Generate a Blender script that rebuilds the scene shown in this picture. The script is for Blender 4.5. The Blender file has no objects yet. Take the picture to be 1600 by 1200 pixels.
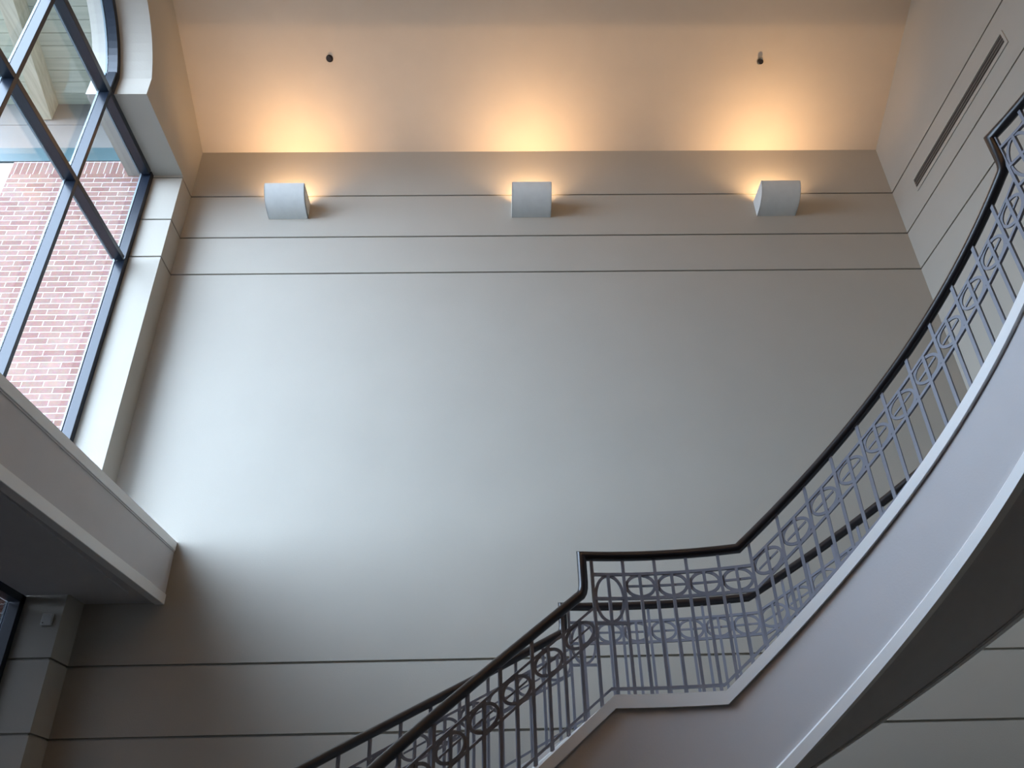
import bpy, bmesh, math, random
from mathutils import Vector, Matrix
random.seed(4)
sc = bpy.context.scene
H = 1.6                      # camera height above the lobby floor; coordinates below are measured from the lens

# ------------------------------------------------------------------ camera
F_PX, PITCH, YAW, ROLL = 1248.13, .55788, -.02875, -.02665
def cam_axes():
    cy, sy = math.cos(YAW), math.sin(YAW); cp, sp = math.cos(PITCH), math.sin(PITCH); cr, sr = math.cos(ROLL), math.sin(ROLL)
    rz = lambda v: Vector((cy*v[0]-sy*v[1], sy*v[0]+cy*v[1], v[2]))
    R, F, U = rz((1, 0, 0)), rz((0, cp, sp)), rz((0, -sp, cp))
    return cr*R+sr*U, -sr*R+cr*U, F
R_, U_, F_ = cam_axes()
cd = bpy.data.cameras.new('camera'); cam = bpy.data.objects.new('camera', cd); sc.collection.objects.link(cam)
m = Matrix((R_, U_, -F_)).transposed().to_4x4(); m.translation = Vector((0, 0, H)); cam.matrix_world = m
cd.sensor_fit = 'HORIZONTAL'; cd.sensor_width = 36; cd.lens = 36*F_PX/1600; cd.clip_start = .05; cd.clip_end = 200
sc.camera = cam

# ------------------------------------------------------------------ world, daylight, exposure
SKY = (.63, .765, 1.0)
w = bpy.data.worlds.new('overcast_sky'); sc.world = w; w.use_nodes = True
nt = w.node_tree; bg = nt.nodes['Background']; bg.inputs[0].default_value = (*SKY, 1)
SUNDIR = Vector((-.72, -.62, .24)).normalized(); BASE, GLOW, POWER = 6.2, 20.0, 4.0     # hazy sky, brightest around the veiled sun
tc = nt.nodes.new('ShaderNodeTexCoord'); nm = nt.nodes.new('ShaderNodeVectorMath'); nm.operation = 'NORMALIZE'
dt = nt.nodes.new('ShaderNodeVectorMath'); dt.operation = 'DOT_PRODUCT'; dt.inputs[1].default_value = SUNDIR
c0 = nt.nodes.new('ShaderNodeMath'); c0.operation = 'MAXIMUM'; c0.inputs[1].default_value = 0
pw = nt.nodes.new('ShaderNodeMath'); pw.operation = 'POWER'; pw.inputs[1].default_value = POWER
ma = nt.nodes.new('ShaderNodeMath'); ma.operation = 'MULTIPLY_ADD'; ma.inputs[1].default_value = GLOW; ma.inputs[2].default_value = BASE
nt.links.new(tc.outputs['Generated'], nm.inputs[0]); nt.links.new(nm.outputs[0], dt.inputs[0]); nt.links.new(dt.outputs['Value'], c0.inputs[0])
nt.links.new(c0.outputs[0], pw.inputs[0]); nt.links.new(pw.outputs[0], ma.inputs[0]); nt.links.new(ma.outputs[0], bg.inputs[1])
vs = sc.view_settings; vs.view_transform = 'Standard'; vs.look = 'None'; vs.exposure = 0.0; vs.gamma = 1; vs.use_curve_mapping = False
def portal(name, loc, size, normal):
    l = bpy.data.lights.new(name, 'AREA'); l.shape = 'RECTANGLE'; l.size, l.size_y = size; l.cycles.is_portal = True
    o = bpy.data.objects.new(name, l); sc.collection.objects.link(o); o.location = (loc[0], loc[1], loc[2]+H)
    o.rotation_euler = Vector(normal).to_track_quat('-Z', 'Y').to_euler()
portal('daylight_portal', (-5.2, 5.28, 6.6), (5.8, 6.9), (1, 0, 0))
portal('daylight_portal', (-5.2, 5.28, .7), (5.8, 4.0), (1, 0, 0))

# ------------------------------------------------------------------ materials
def mat(name, col, rough=.6, metal=0., spec=.5, bump=0., bscale=80., var=0., vscale=3., coat=0., ior=0.):
    M = bpy.data.materials.new(name); M.use_nodes = True; nt = M.node_tree; b = nt.nodes['Principled BSDF']
    b.inputs['Base Color'].default_value = (*col, 1); b.inputs['Roughness'].default_value = rough
    b.inputs['Metallic'].default_value = metal; b.inputs['Specular IOR Level'].default_value = spec
    b.inputs['Coat Weight'].default_value = coat
    if ior: b.inputs['IOR'].default_value = ior
    tc = nt.nodes.new('ShaderNodeTexCoord')
    if var:
        n = nt.nodes.new('ShaderNodeTexNoise'); n.inputs['Scale'].default_value = vscale; n.inputs['Detail'].default_value = 4
        nt.links.new(tc.outputs['Object'], n.inputs['Vector'])
        r = nt.nodes.new('ShaderNodeValToRGB'); r.color_ramp.elements[0].position = .3; r.color_ramp.elements[1].position = .7
        r.color_ramp.elements[0].color = (*[c*(1-var) for c in col], 1); r.color_ramp.elements[1].color = (*[min(1, c*(1+var)) for c in col], 1)
        nt.links.new(n.outputs['Fac'], r.inputs[0]); nt.links.new(r.outputs[0], b.inputs['Base Color'])
    if bump:
        n = nt.nodes.new('ShaderNodeTexNoise'); n.inputs['Scale'].default_value = bscale; n.inputs['Detail'].default_value = 3
        nt.links.new(tc.outputs['Object'], n.inputs['Vector'])
        bp = nt.nodes.new('ShaderNodeBump'); bp.inputs['Strength'].default_value = bump; bp.inputs['Distance'].default_value = .004
        nt.links.new(n.outputs['Fac'], bp.inputs['Height']); nt.links.new(bp.outputs[0], b.inputs['Normal'])
    return M
M = {}
M['paint'] = mat('beige_wall_paint', (.425, .395, .34), .75, bump=.25, bscale=60, var=.02, vscale=1.5, spec=.3)
M['ceiling'] = mat('ceiling_paint', (.66, .585, .49), .85, bump=.2, bscale=70, var=.015, spec=.2)
M['trim'] = mat('white_trim_paint', (.90, .90, .88), .45, var=.02)
M['stringer'] = mat('stringer_paint', (.64, .63, .635), .7, bump=.2, bscale=70, var=.02, spec=.3)
M['rail'] = mat('dark_handrail_lacquer', (.012, .010, .011), .33, coat=.15, var=.2, vscale=8)
M['iron'] = mat('grey_painted_steel', (.20, .205, .24), .45, var=.06, vscale=10)
M['frame'] = mat('dark_blue_window_metal', (.010, .015, .026), .28, var=.05, vscale=5, ior=1.47)
M['cap'] = mat('pale_glazing_bead', (.20, .25, .28), .4, var=.03)
M['sconce'] = mat('plaster_sconce_paint', (.66, .68, .66), .6, bump=.15, bscale=90, var=.03, vscale=12)
M['slot'] = mat('vent_dark_slot', (.10, .085, .07), .7, var=.1, vscale=10)
M['ventframe'] = mat('vent_frame_paint', (.42, .39, .335), .6, var=.02)
M['plastic'] = mat('ivory_plastic', (.50, .49, .45), .5, var=.02)
M['brass'] = mat('dark_bronze_metal', (.05, .04, .035), .35, metal=.6, var=.1, vscale=30)
M['chrome'] = mat('brushed_chrome', (.55, .53, .48), .3, metal=1., var=.05, vscale=30)
M['teal'] = mat('teal_steel_lintel', (.045, .095, .105), .5, var=.08, vscale=4)
M['fascia'] = mat('cement_fascia_board', (.19, .18, .165), .8, var=.08, vscale=2)
M['floor'] = mat('lobby_floor_tile', (.07, .055, .04), .4, var=.08, vscale=2)
M['brownwall'] = mat('light_soaking_brown_wall', (.05, .04, .03), .6, var=.05)  # unseen wall, coloured dark to cut the light bounced indoors
M['ground'] = mat('pale_concrete_paving', (.14, .14, .135), .9, var=.06, vscale=1)
M['step'] = mat('step_carpet', (.30, .29, .28), .9, var=.1, vscale=40)
def wood(name, c1, c2, axis, scale=10.):
    X = bpy.data.materials.new(name); X.use_nodes = True; nt = X.node_tree; b = nt.nodes['Principled BSDF']; b.inputs['Roughness'].default_value = .8
    tc = nt.nodes.new('ShaderNodeTexCoord'); mp = nt.nodes.new('ShaderNodeMapping'); n = nt.nodes.new('ShaderNodeTexNoise'); r = nt.nodes.new('ShaderNodeValToRGB')
    s = [scale]*3; s[axis] = scale*.06; mp.inputs['Scale'].default_value = s; n.inputs['Detail'].default_value = 6; n.inputs['Scale'].default_value = 1.5
    r.color_ramp.elements[0].position = .3; r.color_ramp.elements[1].position = .72
    r.color_ramp.elements[0].color = (*c1, 1); r.color_ramp.elements[1].color = (*c2, 1)
    nt.links.new(tc.outputs['Object'], mp.inputs[0]); nt.links.new(mp.outputs[0], n.inputs['Vector']); nt.links.new(n.outputs['Fac'], r.inputs[0]); nt.links.new(r.outputs[0], b.inputs['Base Color'])
    return X
M['boards'] = wood('weathered_soffit_boards', (.40, .42, .34), (.56, .58, .47), 0)
M['timber'] = wood('rough_timber_beam', (.46, .42, .30), (.68, .64, .50), 1, 14)
def brick(name, width, height, rot=False):
    X = bpy.data.materials.new(name); X.use_nodes = True; nt = X.node_tree; b = nt.nodes['Principled BSDF']; b.inputs['Roughness'].default_value = .9
    tc = nt.nodes.new('ShaderNodeTexCoord'); sp = nt.nodes.new('ShaderNodeSeparateXYZ'); cb = nt.nodes.new('ShaderNodeCombineXYZ')
    nt.links.new(tc.outputs['Object'], sp.inputs[0])
    nt.links.new(sp.outputs['X'], cb.inputs[0]); nt.links.new(sp.outputs['Z'], cb.inputs[1])
    t = nt.nodes.new('ShaderNodeTexBrick'); nt.links.new(cb.outputs[0], t.inputs['Vector'])
    t.inputs['Scale'].default_value = 1; t.inputs['Brick Width'].default_value = width; t.inputs['Row Height'].default_value = height
    t.inputs['Mortar Size'].default_value = .0055; t.inputs['Mortar Smooth'].default_value = .1; t.offset = 0 if rot else .5; t.offset_frequency = 2
    t.inputs['Color1'].default_value = (.20, .095, .075, 1); t.inputs['Color2'].default_value = (.26, .15, .12, 1); t.inputs['Mortar'].default_value = (.48, .45, .42, 1)
    n = nt.nodes.new('ShaderNodeTexNoise'); n.inputs['Scale'].default_value = 25; n.inputs['Detail'].default_value = 5; nt.links.new(tc.outputs['Object'], n.inputs['Vector'])
    mx = nt.nodes.new('ShaderNodeMix'); mx.data_type = 'RGBA'; mx.blend_type = 'OVERLAY'; mx.inputs['Factor'].default_value = .3
    nt.links.new(t.outputs['Color'], mx.inputs['A']); nt.links.new(n.outputs['Color'], mx.inputs['B']); nt.links.new(mx.outputs['Result'], b.inputs['Base Color'])
    bp = nt.nodes.new('ShaderNodeBump'); bp.inputs['Distance'].default_value = .006; bp.inputs['Strength'].default_value = .6; bp.invert = True
    nt.links.new(t.outputs['Fac'], bp.inputs['Height']); nt.links.new(bp.outputs[0], b.inputs['Normal'])
    return X
M['brick'] = brick('pink_red_brickwork', .262, .0893)
M['soldier'] = brick('soldier_course_brick', .09, .30, True)
g = bpy.data.materials.new('clear_window_glass'); g.use_nodes = True; nt = g.node_tree; nt.nodes.clear()
out = nt.nodes.new('ShaderNodeOutputMaterial'); mx = nt.nodes.new('ShaderNodeMixShader'); tr = nt.nodes.new('ShaderNodeBsdfTransparent'); gl = nt.nodes.new('ShaderNodeBsdfGlossy'); lw = nt.nodes.new('ShaderNodeLayerWeight'); lw.inputs[0].default_value = .5
pw = nt.nodes.new('ShaderNodeMath'); pw.operation = 'POWER'; pw.inputs[1].default_value = 5; ml = nt.nodes.new('ShaderNodeMath'); ml.operation = 'MULTIPLY_ADD'; ml.inputs[1].default_value = .96; ml.inputs[2].default_value = .04
nt.links.new(lw.outputs['Facing'], pw.inputs[0]); nt.links.new(pw.outputs[0], ml.inputs[0])
tr.inputs[0].default_value = (.95, .975, .97, 1); gl.inputs['Roughness'].default_value = .01
nt.links.new(ml.outputs[0], mx.inputs[0]); nt.links.new(tr.outputs[0], mx.inputs[1]); nt.links.new(gl.outputs[0], mx.inputs[2]); nt.links.new(mx.outputs[0], out.inputs[0])
M['glass'] = g
g2 = g.copy(); g2.name = 'shade_tinted_glass'; g2.node_tree.nodes['Transparent BSDF'].inputs[0].default_value = (.22, .22, .22, 1); M['tint'] = g2  # tint put into the lower panes to dim the daylight there
e = bpy.data.materials.new('warm_lamp_bulb'); e.use_nodes = True; b = e.node_tree.nodes['Principled BSDF']; b.inputs['Base Color'].default_value = (1, .8, .5, 1)
b.inputs['Emission Color'].default_value = (1, .62, .28, 1); b.inputs['Emission Strength'].default_value = 12; M['bulb'] = e

# ------------------------------------------------------------------ builders
def props(o, label=None, cat=None, group=None, kind=None):
    for k, v in (('label', label), ('category', cat), ('group', group), ('kind', kind)):
        if v: o[k] = v
    return o
def empty(name, loc, **kw):
    o = bpy.data.objects.new(name, None); sc.collection.objects.link(o); o.location = (loc[0], loc[1], loc[2]+H); o.empty_display_size = .1
    return props(o, **kw)
WORLD = {}
def obj(name, bm, material, parent=None, smooth=False, origin=None, **kw):
    """bm in lens coordinates; the origin goes to the parent's base, or to the middle of the mesh's own foot."""
    if parent is not None: org = WORLD[parent.name]
    elif origin is not None: org = Vector(origin)
    else:
        xs = [v.co.x for v in bm.verts]; ys = [v.co.y for v in bm.verts]; zs = [v.co.z for v in bm.verts]
        org = Vector(((min(xs)+max(xs))/2, (min(ys)+max(ys))/2, min(zs)))
    bmesh.ops.recalc_face_normals(bm, faces=bm.faces)
    bmesh.ops.translate(bm, verts=bm.verts, vec=-org)
    me = bpy.data.meshes.new(name); bm.to_mesh(me); bm.free(); me.materials.append(material)
    if smooth:
        for p in me.polygons: p.use_smooth = True
        try: me.set_sharp_from_angle(angle=math.radians(40))
        except Exception: pass
    o = bpy.data.objects.new(name, me); sc.collection.objects.link(o)
    if parent is not None: o.parent = parent
    else: o.location = (org.x, org.y, org.z+H)
    WORLD[o.name] = org
    return props(o, **kw)
def root(name, loc, **kw):
    o = empty(name, loc, **kw); WORLD[o.name] = Vector(loc); return o
def box(bm, x0, x1, y0, y1, z0, z1):
    vs_ = [bm.verts.new((x, y, z)) for x in (x0, x1) for y in (y0, y1) for z in (z0, z1)]
    for f in ((0, 1, 3, 2), (4, 6, 7, 5), (0, 4, 5, 1), (2, 3, 7, 6), (0, 2, 6, 4), (1, 5, 7, 3)): bm.faces.new([vs_[i] for i in f])
    return bm
def Box(*a): return box(bmesh.new(), *a)
def bevel(bm, wdt=.004, seg=1):
    bmesh.ops.bevel(bm, geom=list(bm.edges), offset=wdt, segments=seg, affect='EDGES', profile=.5); return bm
def loft(bm, rings, closed=True, cap=True):
    """join rings of equal length; closed = each ring closes on itself"""
    V = [[bm.verts.new(p) for p in r] for r in rings]; n = len(V[0])
    for a, b_ in zip(V, V[1:]):
        for i in range(n if closed else n-1):
            j = (i+1) % n; bm.faces.new((a[i], a[j], b_[j], b_[i]))
    if cap and closed: bm.faces.new(V[0]); bm.faces.new(V[-1][::-1])
    return V
def tube(bm, pts, r, n=14, closed=False):
    pts = [Vector(p) for p in pts]; N = len(pts); rings = []; up = None
    for i, p in enumerate(pts):
        a = (pts[i]-pts[i-1]).normalized() if (i or closed) else (pts[1]-pts[0]).normalized()
        c = (pts[(i+1) % N]-p).normalized() if (i < N-1 or closed) else a
        t = (a+c).normalized()
        if up is None: up = t.orthogonal().normalized()
        up = (up-t*up.dot(t)).normalized(); side = t.cross(up)
        cosh = max(.35, t.dot(a)); axis = (c-a)
        ring = []
        for k in range(n):
            v = (up*math.cos(2*math.pi*k/n)+side*math.sin(2*math.pi*k/n))*r
            if axis.length > 1e-4:
                ax = axis.normalized(); v = v+ax*(v.dot(ax))*(1/cosh-1)
            ring.append(p+v)
        rings.append(ring)
    if closed: rings.append(rings[0])
    loft(bm, rings, cap=not closed)
    if closed: bmesh.ops.remove_doubles(bm, verts=bm.verts, dist=1e-5)
    return bm

# ------------------------------------------------------------------ the room
XL, XR, D, YJ = -4.362, 5.984, 8.5, 8.124
XF, XG, XO = -4.77, -4.893, -5.13            # window frame face, glass, outer wall face
ZF, ZC = -1.6, 9.512                          # floor; ceiling edge on the back wall
SLOPE, YR = .506, 5.28                        # ceiling slope and ridge
G = [8.585, 7.785, 7.122, 1.964, 1.279]       # heights of the wall grooves
GH, GD = .024, .03
def groove_levels(z0, z1, gs=G):
    L = [(z0, 0)]
    for gz in sorted(gs):
        if z0 < gz-GH and gz+GH < z1: L += [(gz-GH/2, 0), (gz-GH/2, 1), (gz+GH/2, 1), (gz+GH/2, 0)]
    return L+[(z1, 0)]
def zceil(y): return ZC+SLOPE*(D-y) if y > YR else max(ZC, ZC+SLOPE*(D-YR)-SLOPE*(YR-y))
# back wall
bm = bmesh.new()
loft(bm, [[(XL-.6, D+GD*k, z), (XR+.3, D+GD*k, z), (XR+.3, D+.3, z), (XL-.6, D+.3, z)] for z, k in groove_levels(ZF, ZC+.3)])
obj('wall_back', bm, M['paint'], kind='structure', label='pale beige back wall with thin shadow grooves behind the stairs')
# right wall
bm = bmesh.new()
loft(bm, [[(XR+GD*k, -4.6, z), (XR+GD*k, D+.05, z), (XR+.3, D+.05, z), (XR+.3, -4.6, z)] for z, k in groove_levels(ZF, 11.6)])
obj('wall_right', bm, M['paint'], kind='structure', label='beige right wall with three grooves and a long slot vent')
# left wall: grooved piers, the stepped and arched head above the window, the piece beside it
AY, AZ, AR, YS, ZH, ZS = 5.28, 8.391, 1.53, 6.738, 8.622, 8.925
def mir(y): return 2*AY-y
arc = []
a0 = math.atan2(ZS-AZ, YS-AY)
rad = math.hypot(ZS-AZ, YS-AY)
for i in range(33):
    a = a0+(math.pi-2*a0)*i/32; arc.append((AY+rad*math.cos(a), AZ+rad*math.sin(a)))
bm = bmesh.new()
loft(bm, [[(XO+.15, YJ+GD*k, z), (XL-GD*k, YJ+GD*k, z), (XL-GD*k, D+.04, z), (XO+.15, D+.04, z)] for z, k in groove_levels(ZF, ZH)])
y0 = mir(YJ)
loft(bm, [[(XO, -4.6, z), (XL-GD*k, -4.6, z), (XL-GD*k, y0-GD*k, z), (XO, y0-GD*k, z)] for z, k in groove_levels(ZF, ZH)])
box(bm, XO, XL, y0, YJ, ZF, -1.15)                                    # spandrel under the lower window
ZT = 12.2
def headpiece(ya, za, yb, zb):                                        # one upright slice of the wall above the opening
    lo, hi = sorted(((ya, za), (yb, zb)))
    q = [[bm.verts.new((x, lo[0], lo[1])), bm.verts.new((x, hi[0], hi[1])), bm.verts.new((x, hi[0], ZT)), bm.verts.new((x, lo[0], ZT))] for x in (XL, XO)]
    bm.faces.new(q[0]); bm.faces.new(q[1][::-1]); bm.faces.new((q[0][0], q[1][0], q[1][1], q[0][1]))
headpiece(D+.04, ZH, YS, ZH); headpiece(mir(YS), ZH, -4.6, ZH)
for p, q in zip(arc, arc[1:]): headpiece(*p, *q)
for y in (YS, mir(YS)):
    bm.faces.new([bm.verts.new(c) for c in ((XL, y, ZH), (XO, y, ZH), (XO, y, ZS), (XL, y, ZS))])
obj('wall_left', bm, M['paint'], kind='structure', label='left wall with deep reveals and a stepped arch over the tall window')
# ceiling: sloped both ways from a ridge, then flat towards the entrance
prof = [(D+.3, zceil(D)-SLOPE*.3), (YR, zceil(YR)), (2*YR-D, ZC), (-4.9, ZC)]
bm = bmesh.new()
loft(bm, [[(x, y, z) for y, z in prof]+[(x, y, z+.25) for y, z in prof[::-1]] for x in (XL-.05, XR+.05)])
obj('ceiling', bm, M['ceiling'], kind='structure', label='sloping plaster ceiling washed by warm uplight')
obj('floor', Box(XO, XR+.3, -4.9, D+.3, ZF-.2, ZF), M['floor'], kind='structure', label='lobby floor below the stairs')
obj('wall_front', Box(XO, XR+.3, -4.9, -4.6, ZF, ZC+.3), M['brownwall'], kind='structure', label='unseen wall behind the viewer, brown to soak up bounce light')

# ------------------------------------------------------------------ windows on the left
W = .055
wl = root('window_1', (XF, AY, 3.3), kind='structure', label='tall stepped and arched window with dark blue metal frame')
YA, YB_, YC = 8.07, 6.66, 5.28
ys = [YA, YB_, YC, mir(YB_), mir(YA)]
def memb(name, par, y0, y1, z0, z1):
    b1 = Box(XG+.008, XF, y0, y1, z0, z1); o = obj(name, bevel(b1, .003), M['frame'], par)
    b2 = Box(XG-.03, XG-.008, y0+.006, y1-.006, z0+.006, z1-.006); obj('glazing_bead', b2, M['cap'], o, label='pale outer glazing bead')
    return o
memb('jamb', wl, YJ-.085, YJ-.002, 2.6, ZH-.002); memb('jamb', wl, mir(YJ)+.002, mir(YJ)+.085, 2.6, ZH-.002)
memb('mullion', wl, YB_-W/2, YB_+W/2, 2.6, ZS); memb('mullion', wl, mir(YB_)-W/2, mir(YB_)+W/2, 2.6, ZS)
memb('mullion', wl, YC-W/2, YC+W/2, 2.6, AZ+rad-.06)
edges = [mir(YA)+.03, mir(YB_), YC, YB_, YA-.03]
for a, b_ in zip(edges, edges[1:]):
    memb('transom', wl, a+W/2, b_-W/2, 6.965, 7.035)
    memb('transom', wl, a+W/2, b_-W/2, ZH-.09, ZH-.004)
    for za, zb in ((2.6, 6.965), (7.035, ZH-.09)): obj('pane', Box(XG-.004, XG+.004, a+W/2, b_-W/2, za, zb), M['glass'], wl)
# arched head frame, following the step
def archframe(x0, x1, th, mt, name, par, **kw):
    out_ = [(YS-.002, ZH)]+[(AY+(rad-.002)*math.cos(a0+(math.pi-2*a0)*i/40), AZ+(rad-.002)*math.sin(a0+(math.pi-2*a0)*i/40)) for i in range(41)]+[(mir(YS)+.002, ZH)]
    inn = [(YS-th, ZH)]+[(AY+(rad-th)*math.cos(a0+(math.pi-2*a0)*i/40)*(1 if 0 < i < 40 else 1), AZ+(rad-th)*math.sin(a0+(math.pi-2*a0)*i/40)) for i in range(41)]+[(mir(YS)+th, ZH)]
    bm = bmesh.new()
    loft(bm, [[(x0, o_[0], o_[1]), (x1, o_[0], o_[1]), (x1, n_[0], n_[1]), (x0, n_[0], n_[1])] for o_, n_ in zip(out_, inn)])
    return obj(name, bm, mt, par, **kw), inn
af, inn = archframe(XG+.008, XF, .085, M['frame'], 'arched_head', wl)
archframe(XG-.03, XG-.008, .08, M['cap'], 'glazing_bead', af, label='pale outer glazing bead')
bm = bmesh.new()
pp = [(mir(YS)+.085, ZH)]+[(y, z) for y, z in inn[1:-1][::-1]]+[(YS-.085, ZH)]
loft(bm, [[(x, y, z) for y, z in pp] for x in (XG-.004, XG+.004)])
obj('arched_pane', bm, M['glass'], wl)
# lower window, under the balcony
w2 = root('window_2', (XF, AY, -1.15), kind='structure', label='dark framed lower window under the balcony')
for y in [YJ-.045, YB_, YC, mir(YB_), mir(YJ)+.045]: memb('mullion', w2, y-.04, y+.04, -1.15, 2.585)
for z in (-1.11, .55, 2.545):
    memb('transom', w2, mir(YJ)+.002, YJ-.002, z-.039, z+.039)
for a, b_ in zip(ys[::-1], ys[::-1][1:]):
    for za, zb in ((-1.07, .51), (.59, 2.5)): obj('pane', Box(XG-.004, XG+.004, a+.04, b_-.04, za, zb), M['tint'], w2)

# ------------------------------------------------------------------ balcony slab on the left
def bx_(y): return -3.635+.0345*(y-5)
bal = root('balcony', (-4.1, 2.5, 2.59), label='straight grey balcony edge with pale trims crossing below the tall window', cat='balcony')
def strip(name, off, xin, z0, z1, mt, par, **kw):
    bm = bmesh.new()
    loft(bm, [[(bx_(y)+off, y, z0), (bx_(y)+off, y, z1), (xin(y), y, z1), (xin(y), y, z0)] for y in (-4.58, D-.002)])
    return obj(name, bevel(bm, .004) if mt is M['trim'] else bm, mt, par, **kw)
strip('fascia', -.014, lambda y: -4.36, 2.61, 3.25, M['stringer'], bal)
t_ = strip('top_trim', .0, lambda y: bx_(y)-.2, 3.185, 3.285, M['trim'], bal, label='pale upper trim board')
strip('shadow_bead', -.008, lambda y: bx_(y)-.15, 3.168, 3.19, M['stringer'], bal)
strip('bottom_trim', .0, lambda y: bx_(y)-.1, 2.59, 2.70, M['trim'], bal, label='pale lower trim board')
bm = bmesh.new(); box(bm, XG+.02, -3.75, mir(YJ)+.003, YJ-.003, 2.595, 3.0)
obj('soffit', bm, M['stringer'], bal)

# ------------------------------------------------------------------ wall sconces
def sconce(xc, label, behind=False):
    x0, x1, zt, zb, pr = xc-.28, xc+.28, 8.42, 8.135, .42
    r = root('wall_sconce', (xc, D, zb), label=label, cat='wall lamp', group='quarter round uplights on the back wall')
    n = 16; th = .012
    def prof(p, h, off=0):
        # convex front: from the bottom on the wall round to the top front edge
        return [(D-p*math.sin(math.pi/2*i/n*1.0)**.95*1.0, zt-h*math.cos(math.pi/2*i/n)) for i in range(n+1)]
    outer = prof(pr, zt-zb); inner = [(D-(D-y)*(1-th*2.4/pr)+0.0, zt-(zt-z)*(1-th*2.4/(zt-zb))) for y, z in outer]
    bm = bmesh.new()
    loft(bm, [[(x0, y, z), (x1, y, z), (x1, yi, zi), (x0, yi, zi)] for (y, z), (yi, zi) in zip(outer, inner)])
    obj('curved_shade', bm, M['sconce'], r, smooth=True)
    for s, xa in ((0, x0), (1, x1-th)):
        bm = bmesh.new()
        pr_ = outer+[(D, zt)]
        loft(bm, [[(x, y, z) for y, z in pr_] for x in (xa-.0005+(.001 if s else 0), xa+th)])
        obj('end_panel', bm, M['sconce'], r)
    obj('back_plate', Box(x0+th, x1-th, D-.012, D, zb+.06, zt-.002), M['sconce'], r)
    bm = bmesh.new(); tube(bm, [(xc-.07, D-.20, zt-.20), (xc+.07, D-.20, zt-.20)], .018, 10)
    obj('bulb', bm, M['bulb'], r, smooth=True)
    L = bpy.data.lights.new('sconce_light', 'AREA'); L.shape = 'RECTANGLE'; L.size, L.size_y = .30, .14; L.energy = 25; L.color = (1, .62, .33); L.spread = math.radians(150)
    o = bpy.data.objects.new('sconce_light', L); sc.collection.objects.link(o); o.parent = r
    o.location = (0, -.22, zt-.13-zb); o.rotation_euler = (math.pi+math.radians(15), 0, 0)
    if behind: r.location = (xc, -4.6, zb+H); r.rotation_euler = (0, 0, math.pi); r['group'] = 'added uplights on the unseen wall behind the viewer'; L.energy = 100; o.location = (0, -.20, zt+.02-zb); o.rotation_euler = (math.pi+math.radians(62), 0, 0)
sconce(-2.893, 'plaster quarter round wall sconce nearest the tall window')
sconce(.588, 'plaster quarter round wall sconce in the middle of the back wall')
sconce(4.148, 'plaster quarter round wall sconce nearest the right wall')

sconce(-2.6, 'added unseen uplight behind the viewer, window side', True)  # three unseen uplights, added to warm the ceiling and upper walls
sconce(.8, 'added unseen uplight behind the viewer, in the middle', True)
sconce(4.2, 'added unseen uplight behind the viewer, stair side', True)

# ------------------------------------------------------------------ ceiling heads
def head(x, y, mt, label, drop):
    z = zceil(y); r = root('sprinkler_head', (x, y, z), label=label, cat='sprinkler', group='small heads in the sloping ceiling')
    nrm = Vector((0, -SLOPE, -1)).normalized(); c = Vector((x, y, z)); a = nrm.orthogonal().normalized(); b_ = nrm.cross(a)
    def disc(z0, z1, r0, r1, n=20):
        bm = bmesh.new(); loft(bm, [[c+nrm*zz+(a*math.cos(2*math.pi*k/n)+b_*math.sin(2*math.pi*k/n))*rr for k in range(n)] for zz, rr in ((z0, r0), (z1, r1))]); return bm
    obj('escutcheon', disc(0, .014, .052, .044), mt, r, smooth=True)
    obj('body', disc(.014, drop, .026, .020), M['brass'], r, smooth=True)
    obj('deflector', disc(drop, drop+.006, .034, .034), M['brass'], r, smooth=True)
head(-2.29, 7.305, M['brass'], 'small round dark ceiling sprinkler above the sconce by the window', .03)
head(3.957, 7.344, M['chrome'], 'small pale collared ceiling sprinkler above the right hand sconce', .06)

# ------------------------------------------------------------------ slot vent on the right wall
v = root('slot_vent', (XR, 6.8, 8.07), label='long dark slot vent high on the right wall', cat='vent')
bm = bmesh.new()
YV0, YV1, ZV0, ZV1 = 5.66, 7.95, 8.125, 8.275
for a in ((YV0-.035, YV1+.012, ZV1, ZV1+.02), (YV0-.035, YV1+.012, ZV0-.05, ZV0), (YV0-.035, YV0, ZV0, ZV1), (YV1, YV1+.012, ZV0, ZV1)): box(bm, XR-.014, XR, *a)
obj('frame', bm, M['ventframe'], v)
obj('backing', Box(XR-.003, XR, YV0, YV1, ZV0, ZV1), M['slot'], v)
for i in range(3):
    z = ZV0+.03+i*.045; obj('louvre', Box(XR-.011, XR-.003, YV0, YV1, z, z+.010), M['slot'], v)

# ------------------------------------------------------------------ small box on the pier under the balcony
bxr = root('wall_sensor', (-4.485, YJ, 2.28), label='small pale box fixed to the pier beneath the balcony', cat='sensor')
obj('housing', bevel(Box(-4.540, -4.435, YJ-.035, YJ, 2.28, 2.40), .005), M['plastic'], bxr)
bm = bmesh.new(); tube(bm, [(-4.515, YJ-.040, 2.305), (-4.515, YJ-.034, 2.305)], .006, 10)
obj('screw', bm, M['slot'], bxr)

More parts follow.
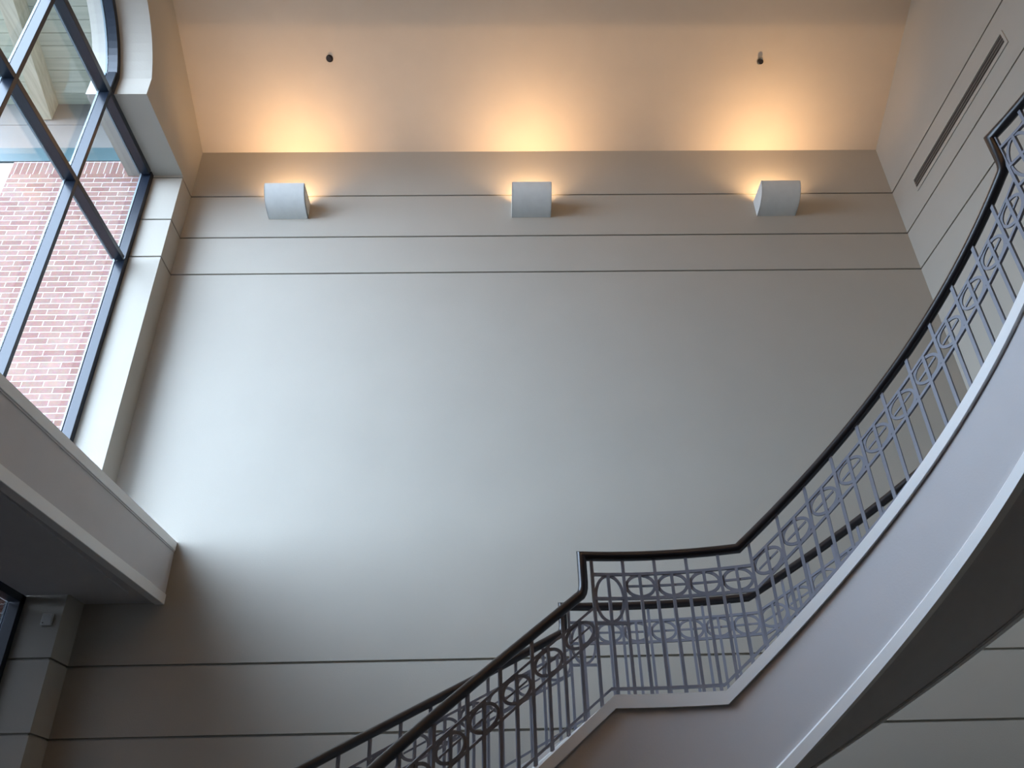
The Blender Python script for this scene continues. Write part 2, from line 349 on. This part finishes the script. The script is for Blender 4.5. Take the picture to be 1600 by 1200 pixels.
# ------------------------------------------------------------------ helical stairs
CX, CY = .9708, 3.119
def P(R, t, z): return Vector((CX+R*math.sin(t), CY+R*math.cos(t), z))
TA, TB, TC = -.0724, .225, 1.368
def zc(t):
    if t < TA: return 1.045+2.0*(t-TA)
    if t < TB: return 1.045
    if t < TC: return 1.045+1.99*(t-TB)
    return 1.045+1.99*(TC-TB)
T0, T1 = -1.385, 1.80
def stations(a, b_, brk, step=.02):
    s = [a]+[x for x in brk if a < x < b_]+[b_]; out_ = []
    for p, q in zip(s, s[1:]):
        n = max(1, int((q-p)/step)); out_ += [p+(q-p)*i/n for i in range(n)]
    return out_+[b_]
def band(R0, R1, z0, z1, a=T0, b_=T1, brk=(TA, TB, TC)):
    bm = bmesh.new(); lo = (lambda t: max(ZF, z0(t)))
    loft(bm, [[P(R0, t, lo(t)), P(R0, t, max(ZF+.01, z1(t))), P(R1, t, max(ZF+.01, z1(t))), P(R1, t, lo(t))] for t in stations(a, b_, brk)])
    return bm
RI, RO = 2.50, 3.95
st = root('curved_staircase', (CX, CY+3.2, ZF), label='sweeping curved staircase with pale trimmed side and dark underside', cat='staircase')
_o = obj
def obj(*a, **k):
    k.setdefault('smooth', True); return _o(*a, **k)
s1 = obj('inner_stringer', band(RI, RI+.10, lambda t: zc(t)-.745, lambda t: zc(t)-.104), M['stringer'], st)
obj('cap_trim', band(RI-.025, RI+.18, lambda t: zc(t)-.085, lambda t: zc(t)), M['trim'], s1, label='white cap board')
obj('cap_bead', band(RI+.010, RI+.10, lambda t: zc(t)-.106, lambda t: zc(t)-.083), M['stringer'], s1)
bm = bmesh.new(); z_ = lambda t, o_: max(ZF+.001*(1+o_), zc(t)+o_)
loft(bm, [[P(RI-.02, t, z_(t, -.75)), P(RI-.02, t, z_(t, -.668)), P(RI-.007, t, z_(t, -.655)), P(RI+.06, t, z_(t, -.655)), P(RI+.06, t, z_(t, -.75))] for t in stations(T0, T1, (TA, TB, TC))])
obj('edge_trim', bm, M['trim'], s1, label='white bottom edge board')
s2 = obj('outer_stringer', band(RO-.10, RO-.005, lambda t: zc(t)-.665, lambda t: zc(t)-.03), M['stringer'], st)
obj('cap_trim', band(RO-.20, RO+.01, lambda t: zc(t)-.085, lambda t: zc(t)), M['trim'], s2, label='white cap board')
obj('edge_trim', band(RO-.06, RO+.01, lambda t: zc(t)-.67, lambda t: zc(t)-.60), M['trim'], s2, label='pale bottom edge board')
bm = bmesh.new()
loft(bm, [[P(RI+.06, t, max(ZF, zc(t)-.73)), P(RO-.06, t, max(ZF, zc(t)-.655)), P(RO-.06, t, max(ZF+.02, zc(t)-.60)), P(RI+.06, t, max(ZF+.02, zc(t)-.675))] for t in stations(T0, T1, (TA, TB, TC))])
obj('soffit', bm, M['stringer'], st, label='smooth underside in shadow')
def sector(a, b_, z0, z1, r0=RI+.10, r1=RO-.10):
    bm = bmesh.new(); n = max(2, int((b_-a)/.05))
    loft(bm, [[P(r0, t, z0), P(r0, t, z1), P(r1, t, z1), P(r1, t, z0)] for t in [a+(b_-a)*i/n for i in range(n+1)]]); return bm
zl, zu = .985, 3.26
obj('landing', sector(TA+.02, TB+.03, zl-.15, zl), M['step'], st)
nr = 13; rise = (zu-zl)/nr; da = (TC-TB-.03)/(nr-1)
for i in range(nr-1):
    a = TB+.03+i*da; z = zl+rise*(i+1); obj('step', sector(a, a+da, z-rise-.03, z), M['step'], st)
nr2 = 15; rise2 = (zl-ZF)/nr2; da2 = (TA+.02-T0)/(nr2-1)
for i in range(nr2-1):
    a = TA+.02-(i+1)*da2; z = zl-rise2*(i+1); obj('step', sector(a, a+da2, max(ZF, z-rise2-.03), z), M['step'], st)
obj('upper_landing', sector(TC, T1, zu-.15, zu), M['step'], st)
bm = bmesh.new(); box(bm, 4.70, XR-.01, 1.9, 3.55, zu-.6, zu); obj('upper_floor_edge', bm, M['stringer'], st)

obj = _o
# ------------------------------------------------------------------ railings
HR = .036
def railing(R, label, hl1, hl2, jl, jbend, jt, posts_f1, posts_l, posts_f2, posts_u, kf1, zf1, tf1, kf2, zu_):
    rt = root('stair_railing', (CX, CY+R, 1.0), label=label, cat='railing', group='steel railings of the curved stairs')
    def hz(t):                    # underside of the handrail
        if t < jl: return zf1+kf1*(t-tf1)
        if t < jbend: return 2.0
        if t < jt: return 2.0+kf2*(t-jbend)
        return zu_
    # handrail path
    pts = []
    def flight(a, b_, n):
        for i in range(n+1):
            t = a+(b_-a)*i/n; pts.append(P(R, t, hz(t)+HR))
    eps = .012*2.58/R
    def knee(t, zlow, ztop, k):
        # the flight's rail rounds into a short upright, which meets the level rail in a mitre
        r_ = .045; ta = r_/R
        for q in (0, .25, .5, .75, 1):
            tt = t-ta*(1-q)**2*1.0; zz = zlow-k*ta*(1-q)**1.0+(.075)*q*q
            pts.append(P(R, tt, zz+HR))
        pts.append(P(R, t, ztop+HR))
    flight(T0+.02, jl-.07/R-.02, 26); knee(jl, zf1+kf1*(jl-tf1), 2.0, kf1)
    n = 10
    for i in range(1, n+1): pts.append(P(R, jl+(jbend-jl)*i/n, 2.0+HR))
    for i in range(1, 34):
        t = jbend+(jt-.07/R-.02-jbend)*i/33; pts.append(P(R, t, 2.0+kf2*(t-jbend)+HR))
    knee(jt, 2.0+kf2*(jt-jbend), zu_, kf2)
    for i in range(1, 9): pts.append(P(R, jt+(T1-jt)*i/8, zu_+HR))
    bm = bmesh.new(); tube(bm, pts, HR, 16); obj('handrail', bm, M['rail'], rt, smooth=True, label='dark glossy handrail')
    hb = .0112
    def bar(t, z0, z1, name='baluster'):
        c, s = math.cos(t), math.sin(t); rr = Vector((s, c, 0))*hb; tt = Vector((c, -s, 0))*hb
        bm = bmesh.new(); p0, p1 = P(R, t, z0), P(R, t, z1)
        loft(bm, [[p-rr-tt, p-rr+tt, p+rr+tt, p+rr-tt] for p in (p0, p1)])
        return obj(name, bm, M['iron'], rt)
    def flat(a, b_, f, name, wd=.011, h=.0105, par=rt, step=.04):
        bm = bmesh.new(); n = max(1, int(round((b_-a)/step)))
        loft(bm, [[P(R-wd, t, f(t)-h), P(R-wd, t, f(t)+h), P(R+wd, t, f(t)+h), P(R+wd, t, f(t)-h)] for t in [a+(b_-a)*i/n for i in range(n+1)]])
        return obj(name, bm, M['iron'], par)
    def ring(ta, tb, zmid, slope, hb_, name='ring'):
        tm = (ta+tb)/2; a = (tb-ta)/2-.014/R; n = 28
        bm = bmesh.new(); rings = []
        for i in range(n):
            an = 2*math.pi*i/n; ca, sa = math.cos(an), math.sin(an)
            row = []
            for dr, e_ in ((-.006, -.011), (-.006, .011), (.006, .011), (.006, -.011)):
                sl = math.atan(slope/R); A_, B_ = a*R+e_+(.012 if slope else 0), (hb_+.012)*math.cos(sl)-.010+e_     # an ellipse tilted with the flight
                ds = A_*ca*math.cos(sl)-B_*sa*math.sin(sl); dz = A_*ca*math.sin(sl)+B_*sa*math.cos(sl)
                row.append(P(R+dr, tm+ds/R, zmid(tm)+dz))
            rings.append(row)
        rings.append(rings[0]); loft(bm, rings, cap=False); bmesh.ops.remove_doubles(bm, verts=bm.verts, dist=1e-5)
        o = obj(name, bm, M['iron'], rt, smooth=False)
        bm = bmesh.new(); ds = (a*R-.006)*math.cos(math.atan(slope/R))/R
        loft(bm, [[P(R-.006, t, zmid(t)-.008), P(R-.006, t, zmid(t)+.008), P(R+.006, t, zmid(t)+.008), P(R+.006, t, zmid(t)-.008)] for t in (tm-ds, tm, tm+ds)])
        obj('cross_bar', bm, M['iron'], o)
    zbot = lambda t: zc(t)+.055
    for t in posts_f1+posts_l+posts_f2+posts_u: bar(t, zc(t), hz(t)+.01)
    flat(posts_f1[0], TA, zbot, 'bottom_rail'); flat(TA, TB, zbot, 'bottom_rail'); flat(TB, TC, zbot, 'bottom_rail'); flat(TC, posts_u[-1], zbot, 'bottom_rail')
    uf, lf, ul, ll, l3 = .128, .336, .102, .280, .458
    # runs of bays: (posts, underside function, slope, offsets, tall first bay)
    runs = [(posts_f1+[posts_l[0]], lambda t: zf1+kf1*(t-tf1), kf1, uf, lf, False),
            (posts_l+[posts_f2[0]], lambda t: 2.0, 0, ul, ll, True),
            (posts_f2+[posts_u[0]], lambda t: 2.0+kf2*(t-jbend), kf2, uf, lf, False),
            (posts_u, lambda t: zu_, 0, ul, ll, True)]
    for ps, f, k, o1, o2, tall in runs:
        if len(ps) < 2: continue
        flat(ps[0], ps[-1], lambda t: f(t)-o1, 'upper_rail'); flat(ps[0], ps[-1], lambda t: f(t)-o2, 'lower_rail')
        for i, (a, b_) in enumerate(zip(ps, ps[1:])):
            tm = (a+b_)/2; top = f(tm)-o1
            bar(tm, zc(tm), top)
            if tall and i == 0:
                flat(a, b_, lambda t: f(t)-l3, 'lower_rail')
                ring(a, b_, lambda t: f(t)-(o1+l3)/2, 0, (l3-o1)/2-.012, 'tall_ring')
            else: ring(a, b_, lambda t: f(t)-(o1+o2)/2, k, (o2-o1)/2-.012)
    return rt
t0n, dtn = -.1004, .0901
railing(2.5794, 'near railing with rings between grey bars, on the white trimmed inner edge of the stairs', 0, 0, -.128, .3187, 1.324,
        [t0n+dtn*(i-.038) for i in range(-13, 0)], [t0n+dtn*i for i in range(0, 5)], [t0n+dtn*i for i in range(5, 16)], [1.336+dtn*i for i in range(0, 5)],
        2.0568, 1.5928, t0n-dtn*1.038, 1.9757, 4.27)
t0f, dtf = -.0867, .0605
railing(3.8469, 'far railing seen through the near one, along the outer edge of the stairs', 0, 0, -.1003, .3175, 1.335,
        [-.1491+.0618*i for i in range(-19, 1)], [t0f+dtf*i for i in range(0, 7)], [t0f+dtf*i for i in range(7, 24)], [1.36+dtf*i for i in range(0, 5)],
        2.0194, 1.6811, -.1491, 1.8955, 4.22)

# ------------------------------------------------------------------ outside the window
bw = root('wall_exterior', (-5.85, 8.3, ZF), kind='structure', label='pink red brick wall outside the window')
obj('brickwork', Box(-6.81, XO+.24, 8.12, 8.46, ZF, 8.664), M['brick'], bw)
obj('soldier_course', Box(-6.81, XO+.24, 8.12, 8.46, 8.664, 8.917), M['soldier'], bw, label='upright brick course on top of the wall')
obj('lintel', Box(-7.7, XO, 8.11, 8.15, 8.917, 9.19), M['teal'], bw, label='teal painted lintel')
for za, zb in ((9.198, 9.69), (9.698, 10.16)): obj('fascia_board', Box(-7.7, XO, 8.12, 8.15, za, zb), M['fascia'], bw)
cn = root('canopy', (-7.3, 5, 10.16), label='boarded canopy soffit outside above the arched window', cat='canopy')
bm = bmesh.new(); y = 8.12; 
while y > 5.5:
    box(bm, -7.7, XO, y-.192, y, 10.16, 10.19); y -= .2
obj('soffit_boards', bm, M['boards'], cn)
obj('deck', Box(-7.7, XO, 5.5, 8.46, 10.19, 10.3), M['boards'], cn)
bmB = bmesh.new()
def beam(xa, xb):
    bm = bmesh.new()
    loft(bm, [[(x-.10, y, 9.80), (x+.10, y, 9.80), (x+.10, y, 10.158), (x-.10, y, 10.158)] for x, y in ((xa, 8.11), (xb, 5.55))])
    return bm
obj('timber_beam', beam(-6.62, -6.09), M['timber'], cn)
obj('ground', Box(-60, 60, -60, 60, ZF-.5, ZF-.21), M['ground'], kind='structure', label='pale paving outside')
